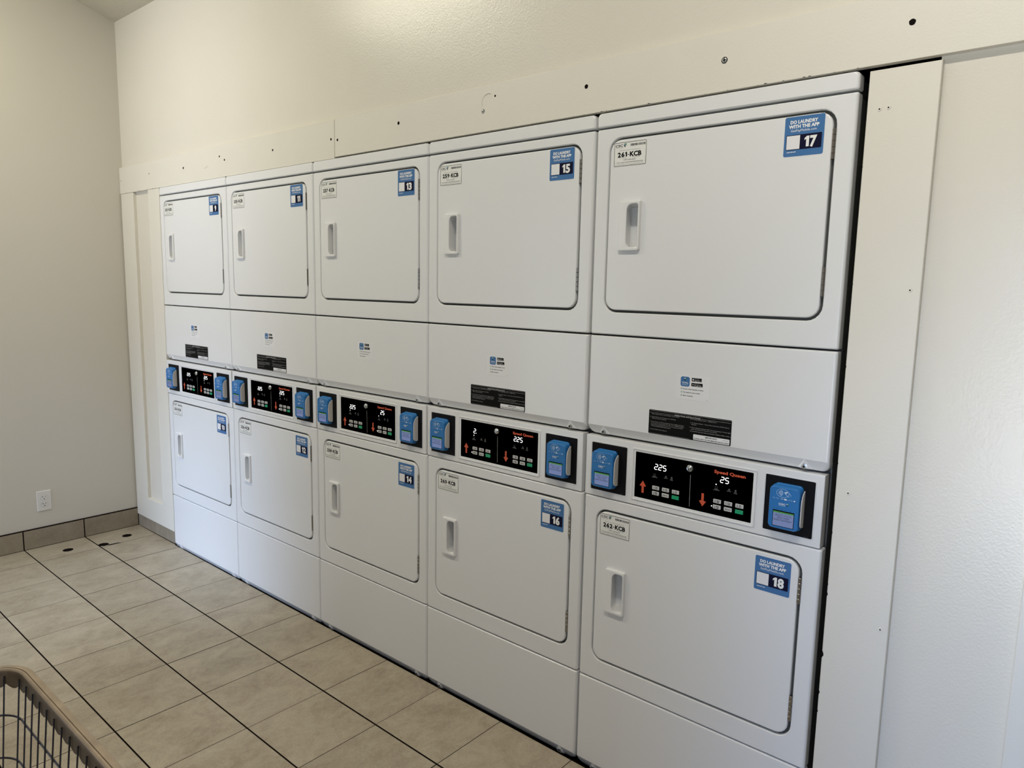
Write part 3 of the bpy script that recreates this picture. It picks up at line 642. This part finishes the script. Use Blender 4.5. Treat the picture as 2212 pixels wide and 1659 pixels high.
def control_board(parent, up_, dn_, leds):
    b = MB(); b.pad(.1705, .5170, .9050, 1.0400, .001, .002, 0, 'black', .0003); o = b.build('control_display', parent, label='glossy black control board')
    y = -.0002
    b = MB(); b.stroke([(.3417, 1.0026), (.3429, .9135)], .0009, y, 'grayink'); b.build('dividing_line', o, smooth=False, label='thin grey vertical line')
    def words_(dx, rows, icon, cx):
        b = MB()
        for (t, zz, w_) in rows: b.text(t, cx+dx, zz, .0019, 'grayink', y, width=w_)
        icon(b, cx); b.build('indicator_word', o, smooth=False, label='small grey indicator word and symbol')
    for cx in (.2336, .4175):
        words_(0, (('INSERT', .9772, .0100), ('COINS/CARD', .9742, .0175)), lambda b, c: b.frame(c-.0042, c+.0028, .9815, .9852, .0004, y, 'dimink'), cx)
        words_(.0350, (('DRYING', .9780, .0110),), lambda b, c: [b.stroke([(c+.0328+k*.0018, .9815), (c+.0336+k*.0018, .9832), (c+.0328+k*.0018, .9852)], .0005, y, 'grayink') for k in range(3)], cx)
        words_(.0525, (('COOL', .9785, .0070), ('DOWN', .9752, .0085)), lambda b, c: b.ring(c+.0525, .9836, .0019, .0019, .0006, y, 'grayink', 10), cx)
    b = MB(); z0, z1 = .9990, 1.0105
    b.text('Speed Queen', .4515, 1.0212, .0082, 'red', y, width=.0855, bold=2); b.disc(.4955, 1.0216, .0005, y, 'red', 6); b.build('brand_lettering', o, smooth=False, label='red lettering Speed Queen')
    for s_, x, nm in ((up_, .2320, 0), (dn_, .4140 if len(dn_) > 2 else .4272, 1)):
        b = MB(); digits(b, s_, x, .9985); b.build('digits', o, smooth=False, label='glowing white seven segment digits')
    for pts in ([(.1869, .9431), (.1937, .9417), (.1937, .9229), (.2010, .9229), (.2010, .9417), (.2080, .9431), (.1972, .9584)], [(.3765, .9587), (.3836, .9587), (.3836, .9385), (.3905, .9370), (.3803, .9224), (.3700, .9370), (.3765, .9385)]):
        b = MB(); b.poly(pts, y, 'red'); b.build('arrow', o, smooth=False, label='red arrow')
    words = (('HIGH', 'TEMP'), ('LOW', 'TEMP'), ('NO', 'HEAT'), ('MED', 'TEMP'), ('DELICATE', ''), ('START', ''))
    for cx in (.2388, .4216):
        for k in range(6):
            x = cx+.0306*(k % 3); z = .9452 if k < 3 else .9295; b = MB(); gr = k == 5
            b.pad(x-.0110, x+.0110, z-.0054, z+.0054, .0016, 0, -.0012, 'green' if gr else 'button', .0006)
            t1, t2 = words[k]; q = -.0014
            if gr: b.text(t1, x, z+.0015, .0018, 'logogreen', q, width=.0090)
            elif k == 4: b.text(t1, x+.0010, z-.0013, .0026, 'ink', q, width=.0130, bold=True); b.stroke([(x-.0078, z+.003), (x-.0062, z), (x-.0078, z-.003)], .0006, q, 'ink')
            else:
                b.text(t1, x+.0022, z+.0007, .0026, 'ink', q, width=.0085 if len(t1) > 2 else .005, bold=True); b.text(t2, x+.0022, z-.0032, .0026, 'ink', q, width=.0080, bold=True)
                b.stroke([(x-.0055, z+.0032), (x-.0055, z-.0020)], .0010, q, 'ink'); b.disc(x-.0055, z-.0024, .0011, q, 'ink', 8)
            b.build('button', o, label='green start button' if gr else None)
    for (x, z) in leds:
        b = MB(); b.disc(x, z, .0016, -.0006, 'led', 10); b.build('indicator_light', o, smooth=False, label='lit white indicator light')
    b = MB(); b.lathe(.3400, 1.0205, [(.0105, 0), (.0105, -.003), (.0090, -.0060), (.0070, -.0075), (.0062, -.0072), (.0058, -.0050)], 'steel', 16); b.lathe(.3400, 1.0205, [(.0052, -.005), (.0050, -.0085), (.0040, -.0095), (.0016, -.0098), (.0014, -.0080)], 'steel', 12)
    b.flat(.3392, .3408, 1.017, 1.024, -.0099, 'hole'); b.build('key_lock', o, label='round steel key lock')
    return o
def reader(x0, parent):
    """contactless card reader standing about 22 mm off the black plate"""
    b = MB(); X0, X1, Z0, Z1 = x0, x0+.0750, .9165, 1.0240; yf = -.0225
    L = [MB.rr(X0+.006, X1+.001, Z0-.001, Z1+.005, .010, 0.002, 5), MB.rr(X0+.006, X1+.001, Z0-.001, Z1+.005, .010, -.006, 5), MB.rr(X0+.005, X1+.0005, Z0-.001, Z1+.0035, .010, -.0075, 5), MB.rr(X0+.002, X1, Z0, Z1+.0025, .010, -.0085, 5),
         MB.rr(X0, X1, Z0, Z1, .011, -.0170, 5), MB.rr(X0+.0006, X1-.0006, Z0+.0006, Z1-.001, .011, yf+.0018, 5), MB.rr(X0+.002, X1-.002, Z0+.002, Z1-.003, .010, yf, 5)]
    b.loft(L, 'readerblue')
    for (a0, a1, c0, c1) in ((.0065, .0680, .9900, 1.0185), (.0060, .0690, .9190, .9690)):
        o_ = MB.rr(X0+a0, X0+a1, c0, c1, .004, yf-.0001, 4); i_ = MB.rr(X0+a0+.0007, X0+a1-.0007, c0+.0007, c1-.0007, .0035, yf-.0001, 4); b.loft([o_, i_], 'readerblue2', cap1=False)
    o = b.build('card_reader', parent, label='blue contactless card reader'); y = yf-.0003
    b = MB(); cx, cz = X0+.0335, 1.0085
    b.ring(cx-.0005, cz, .0150, .0105, .0006, y, 'paleblue', 26)
    for k in range(4): b.ring(cx-.012+k*.0005, cz, .003+.0024*k, .0028+.0019*k, .0011, y, 'paleblue', 8, -PI/3.2, PI/3.2)
    b.poly([(cx+.0035, cz+.0035), (cx+.0105, cz+.0055), (cx+.0120, cz+.0040), (cx+.0075, cz-.0005), (cx+.0050, cz-.0010)], y, 'paleblue')
    b.stroke([(cx+.0105, cz+.0055), (cx+.0150, cz+.0030), (cx+.0200, cz-.0040)], .0009, y, 'paleblue'); b.stroke([(cx+.0045, cz+.0005), (cx+.0110, cz-.0050), (cx+.0160, cz-.0070)], .0009, y, 'paleblue')
    b.text('GPay', X0+.0092, .9928, .0020, 'paleblue', y, 'L', width=.0065); b.text('Pay', X0+.0190, .9928, .0022, 'paleblue', y, 'L', width=.0060); b.text('VISA', X0+.0290, .9928, .0021, 'paleblue', y, 'L', width=.0070, bold=True)
    b.disc(X0+.0395, .9938, .0021, y, 'whiteink', 10); b.disc(X0+.0422, .9938, .0021, y-.0001, 'paleblue', 10); b.text('DISCOVER', X0+.0465, .9928, .0019, 'paleblue', y, 'L', width=.0115); b.loft([MB.rr(X0+.0605, X0+.0640, .9920, .9955, .0005, y, 2), MB.rr(X0+.0606, X0+.0639, .9921, .9954, .0005, y-.0001, 2)], 'paleblue')
    b.text('CSC', X0+.0330, .9785, .0045, 'whiteink', y, width=.0165, bold=True); b.stroke([(X0+.0247, .9765), (X0+.0410, .9765)], .0005, y, 'paleblue'); csc_logo(b, X0+.0462, .9805, .0078, y, 'ink', 'paleblue', 'logogreen')
    for k in range(4): b.disc(X0+.021+k*.011, .9663, .0008, y, 'hole', 6)
    b.build('printing', o, smooth=False, label='pale contactless symbol, card marks and CSC logo')
    b = MB(); b.loft([MB.rr(X0+.0115, X0+.0645, .9230, .9640, .0008, y+.0001, 2), MB.rr(X0+.0122, X0+.0638, .9237, .9633, .0006, y, 2)], 'hole')
    y -= .0002; sx0, sx1 = X0+.0130, X0+.0630
    b.flat(sx0, sx1, .9245, .9575, y, 'screen'); b.flat(sx0, sx1, .9575, .9610, y, 'screen_bar'); b.text('SWIPE OR TAP  ON', X0+.038, .9585, .0017, 'screen_ink', y-.0001, width=.034)
    for k, (t, wd) in enumerate((('SELECT CYCLE', .0390), ('AND THEN', .0290), ('MAKE PAYMENT', .0450))): b.text(t, X0+.0378, .9500-.0062*k, .0046, 'screen_ink', y-.0001, width=wd)
    b.build('screen', o, smooth=False, label='lit pale blue screen with the words SELECT CYCLE AND THEN MAKE PAYMENT')
    # curved privacy shield on the right side
    b = MB(); xs_ = X1+.0030; th = .0022
    prof = [(-.001, 1.0185), (-.004, 1.0180), (-.010, 1.0140), (-.0165, 1.0070), (-.0205, .998), (-.0225, .985), (-.0225, .940), (-.0215, .934), (-.018, .930), (-.011, .9275), (-.001, .9275)]
    P0 = [(xs_, a, c) for a, c in prof]; P1 = [(xs_+th, a, c) for a, c in prof]; n = len(prof)
    b.add(P0+P1, [tuple(range(n))[::-1], tuple(range(n, 2*n))]+[(i, (i+1) % n, (i+1) % n+n, i+n) for i in range(n)], 'shield')
    b.build('side_shield', o, label='light grey curved side shield')
    return o

SPEC = [  # x of the left edge, width factor, number up, number low, machine numbers, displays, has instructions, label x, app x
    (0.0000, 0.7030, '9', '10', '253', '254', '2.25', '2.25', .226, .286, .226, [(.4165, .9905)], 'white stacked dryer with stickers 9 and 10, next to the left corner boards'),
    (0.7069, 0.7015, '11', '12', '255', '256', '2.25', '2.25', .232, .290, .234, [(.4165, .9905), (.4070, .9297)], 'white stacked dryer with stickers 11 and 12, second from the left corner'),
    (1.4119, 0.6855, '13', '14', '257', '258', '2.25', '25', None, .284, None, [(.2336, .9905), (.2245, .9297), (.4165, .9905), (.4070, .9297)], 'white stacked dryer with stickers 13 and 14, middle of the row'),
    (2.1012, 0.6900, '15', '16', '259', '260', '2.', '2.25', .216, .288, .218, [(.2336, .9905), (.2245, .9297)], 'white stacked dryer with stickers 15 and 16, second from the right end of the row'),
    (2.7990, 0.6935, '17', '18', '261', '262', '2.25', '25', .207, .284, .207, [(.4161, .9907), (.4070, .9297)], 'white stacked dryer with stickers 17 and 18, beside the black gap at the right'),
]
proto = {}
def make_static(t):
    b = MB()                                            # steel cabinet behind the fronts
    b.box(.004, DW-.004, .047, .74, -.020, 1.940, 'side'); b.box(.006, DW-.006, .026, .73, 1.940, 1.980, 'seal_gap_shade')
    b.build('cabinet', t, label='dull grey steel cabinet')
    b = MB(); b.loft(fillet(0, DW, 1.9500, 1.9888, (.004, .004, .011, .011), .032, .0075, rz=.0035, y=-.001), 'enamel', cap0=True); b.build('top_cap', t)
    up_ = front_panel(1.3675, 1.9445, UG, 'front_panel', t); lo = front_panel(.3000, .8800, LG, 'front_panel', t)
    hinges = []
    for g, hz, zc in ((UG, 1.6050, (1.8365, 1.5240)), (LG, .5335, (.7635, .4495))):
        d = door(g, hz, t)
        for z in zc: hinge(z, d)
    acc = shell(1.0700, 1.3630, 1.0975, .48, .020, 'access_panel', t, [(.0565, 1.0792), (.6365, 1.0785)])
    screw(.0565, 1.0792, .0030, acc); screw(.6365, 1.0785, .0030, acc)
    kick = shell(-.0135, .2970, .0165, .48, .020, 'kick_panel', t, [(.0625, .0005), (.6320, .0005)])
    screw(.0625, .0010, .0036, kick, .0046); screw(.6320, .0010, .0036, kick, .0046)
    # console with its two black mounting plates
    b = MB(); CW = .6880
    L = [MB.rr(0, CW, .8825, 1.0650, .0015, .030, 5), MB.rr(0, CW, .8825, 1.0650, .0015, .0012, 5), MB.rr(.0012, CW-.0012, .8837, 1.0620, .0015, 0, 5), MB.rr(.003, CW-.003, .8850, 1.0600, .002, 0, 5)]
    b.loft(L, 'enamel')
    for (x0, x1, z0, z1, hgt, wd) in ((.1605, .5245, .8975, 1.0490, .0022, .0095), (.0185, .1445, .8990, 1.0475, .0012, .0026), (.5435, .6705, .8985, 1.0465, .0012, .0026)):
        b.loft([MB.rr(x0, x1, z0, z1, .004, 0, 5), MB.rr(x0+.0008, x1-.0008, z0+.0008, z1-.0008, .004, -hgt, 5), MB.rr(x0+wd*.3, x1-wd*.3, z0+wd*.3, z1-wd*.3, .0035, -hgt, 5), MB.rr(x0+wd*.4, x1-wd*.4, z0+wd*.4, z1-wd*.4, .003, -hgt*.35, 5),
                MB.rr(x0+wd*.75, x1-wd*.75, z0+wd*.75, z1-wd*.75, .003, -hgt*.35, 5), MB.rr(x0+wd, x1-wd, z0+wd, z1-wd, .0025, -.0001, 5)], 'enamel', cap1=False)
    b.build('console', t)
    for x0, x1 in ((.0213, .1420), (.5465, .6680)):
        b = MB(); b.pad(x0, x1, .9015, 1.0445, .003, .001, -.0006, 'matteblack', .0003); b.text('202345', x1-.019, .9035, .0014, 'dimink', -.0008, 'L', width=.010); b.build('mounting_plate', t, label='matte black mounting plate')
    reader(.0345, t); reader(.5655, t)
def copy_tree(o, parent):
    c = o.copy(); C.objects.link(c); c.parent = parent
    for ch in list(o.children): copy_tree(ch, c)
    return c
dryers = []
for i, sp in enumerate(SPEC):
    t = empty('stacked_dryer', (sp[0], 0, 0), sp[12], 'dryer', 'stacked coin laundry dryers built into the back wall')
    if i == 0: make_static(t); first = list(t.children)
    else:
        for ch in first: copy_tree(ch, t)
    dryers.append(t)
for i, (t, (x, wdt, n1, n2, m1, m2, du, dd, insx, appx, _, leds, lab)) in enumerate(zip(dryers, SPEC)):
    doors = [c for c in t.children if c.name.split('.')[0] == 'door']
    doors.sort(key=lambda d: -sum(v_.co.z for v_ in d.data.vertices)/len(d.data.vertices))
    lx = .0605 if i else .052
    machine_label(m1, lx-.001, 1.9025, doors[0]); machine_label(m2, .0585, .8340, doors[1])
    number_sticker(n1, .5345, 1.9075, doors[0]); number_sticker(n2, .5345, .8285, doors[1])
    acc = [c for c in t.children if c.name.split('.')[0] == 'access_panel'][0]
    app_sticker(appx, 1.2730, acc)
    if insx: instruction_label(insx, acc)
    control_board(t, du, dd, leds)
    t.scale = (wdt/DW, 1, 1)

# ================================================================ LAUNDRY CART in the near left corner of the picture
cart = empty('laundry_cart', (2.80, -1.63, 0), 'wire laundry cart with a tan plastic rim on the tiled floor, lower left', 'cart')
CX0, CX1, CY0, CY1, CZ = -0.405, 0.435, -0.235, 0.262, 0.755
def rrect(x0, x1, y0, y1, r, z, n=8):
    P = []
    for (cx, cy, a0) in ((x1-r, y1-r, 0), (x0+r, y1-r, PI/2), (x0+r, y0+r, PI), (x1-r, y0+r, 1.5*PI)):
        for i in range(n+1):
            a = a0+i/n*PI/2; P.append(Vector((cx+r*math.cos(a), cy+r*math.sin(a), z)))
    return P
def resample(P, step):
    out = []; N_ = len(P); tot = sum((P[(i+1) % N_]-P[i]).length for i in range(N_)); k = round(tot/step); st = tot/k; d = 0; need = 0
    for i in range(N_):
        a, b_ = P[i], P[(i+1) % N_]; l = (b_-a).length
        while need <= d+l+1e-9 and len(out) < k: out.append(a+(b_-a)*((need-d)/l if l else 0)); need += st
        d += l
    return out
# rim: swept moulding, flat on top with a groove, and an inner skirt whose lower edge is scalloped between the wires
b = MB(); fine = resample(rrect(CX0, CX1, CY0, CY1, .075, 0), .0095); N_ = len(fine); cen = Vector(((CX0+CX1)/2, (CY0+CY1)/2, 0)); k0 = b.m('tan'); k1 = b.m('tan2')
def inset(d, z):
    L_ = []
    for i, p in enumerate(fine):
        tg = (fine[(i+1) % N_]-fine[i-1]).normalized(); nrm = Vector((-tg.y, tg.x, 0)); L_.append(p+nrm*d+Vector((0, 0, z)))
    return L_
prof = [(-.001, -.018), (-.003, -.010), (-.002, -.002), (.003, .0005), (.009, 0), (.0098, -.0022), (.0112, -.0022), (.0115, 0), (.0140, -.0005), (.0165, -.003), (.0175, -.008)]
rings = [inset(d, CZ+z) for d, z in prof]
sk = inset(.0190, CZ); wobble = []
for i, p in enumerate(sk):
    ph = (i % 4)/4.0; wobble.append(Vector((p.x, p.y, CZ-.026-(.0085, .0095, .0070, .0015)[i % 4])))
rings.append(wobble); rings.append([Vector((p.x, p.y, q.z)) for p, q in zip(inset(.0165, CZ), wobble)]); rings.append(inset(.0125, CZ-.010)); rings.append(inset(.002, CZ-.018))
o = 0
for rg in rings: b.v += [tuple(p) for p in rg]
for j in range(len(rings)):
    j2 = (j+1) % len(rings)
    for i in range(N_):
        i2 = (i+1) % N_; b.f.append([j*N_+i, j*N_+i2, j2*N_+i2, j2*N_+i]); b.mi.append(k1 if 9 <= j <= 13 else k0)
b.build('rim', cart, label='tan plastic rim with a scalloped inner skirt')
# wire basket
b = MB(); top = resample(rrect(CX0+.0185, CX1-.0185, CY0+.0185, CY1-.0185, .056, CZ-.02), .0375)
ZB = 0.33; cx_, cy_ = cen.x, cen.y
def taper(p, z):
    k = (CZ-z)/(CZ-ZB); sx_, sy_ = 1-.115*k, 1-.20*k; return Vector((cx_+(p.x-cx_)*sx_, cy_+(p.y-cy_)*sy_, z))
for p in top: b.tube([taper(p, CZ-.012), taper(p, ZB)], .0015, 'wire', 8, cap=False)
outer = rrect(CX0+.0150, CX1-.0150, CY0+.0150, CY1-.0150, .06, 0, 10)
for z in (.668, .588, .500, .410, ZB):
    b.tube([taper(p, z) for p in outer], .0020 if z > ZB else .003, 'wire', 6, closed=True)
bx = [taper(Vector((x, 0, 0)), ZB).x for x in (CX0+.03, CX1-.03)]; by = [taper(Vector((0, y, 0)), ZB).y for y in (CY0+.03, CY1-.03)]
for i in range(19): x = bx[0]+(bx[1]-bx[0])*(i+.5)/19; b.tube([(x, by[0]-.006, ZB), (x, by[1]+.006, ZB)], .0016, 'wire', 6)
for i in range(5): y = by[0]+(by[1]-by[0])*(i+.5)/5; b.tube([(bx[0]-.006, y, ZB-.003), (bx[1]+.006, y, ZB-.003)], .002, 'wire', 6)
b.build('wire_basket', cart, label='dark wire basket')
b = MB()
for x in (CX0+.08, CX1-.08):
    b.tube([(x, CY0+.07, ZB-.005), (x, CY0+.05, .115), (x, CY1-.05, .115), (x, CY1-.07, ZB-.005)], .010, 'wire', 8)
for y in (CY0+.05, CY1-.05): b.tube([(CX0+.08, y, .115), (CX1-.08, y, .115)], .010, 'wire', 8)
b.build('base_frame', cart)
for x in (CX0+.08, CX1-.08):
    for y in (CY0+.05, CY1-.05):
        b = MB(); b.lathe(x, 0.0385, [(.012, y-.0125), (.036, y-.0125), (.0385, y-.009), (.0385, y+.009), (.036, y+.0125), (.012, y+.0125)], 'rubber', 20); b.lathe(x, .0385, [(.008, y-.017), (.008, y+.017)], 'steel', 10)
        b.box(x-.012, x+.012, y-.019, y-.0155, .030, .095, 'steel'); b.box(x-.012, x+.012, y+.0155, y+.019, .030, .095, 'steel'); b.box(x-.014, x+.014, y-.019, y+.019, .092, .106, 'steel')
        b.build('caster', cart)

# ================================================================ CEILING LIGHTS (above the picture)
for i, (lx, ly, pw, lc) in enumerate(LAMPS):
    zc = ceil_pt(ly)-.085; t = empty('ceiling_light', (lx, ly, zc), ('long fluorescent ceiling light above the left dryers', 'long fluorescent ceiling light above the right dryers')[i], 'light')
    b = MB(); b.box(-.62, .62, -.07, .07, .020, .050, 'lampwhite'); b.box(-.05, .05, -.03, .03, .05, .10, 'lampwhite'); b.build('housing', t, smooth=False)
    b = MB()
    for dy in (-.035, .035): b.tube([(-.60, dy, 0), (.60, dy, 0)], .0125, 'tube', 12)
    b.build('tube', t)
    a_ = area('lamp_light', (lx, ly, zc-.02), (0, 0, 0), 1.2, .10, pw, lc)
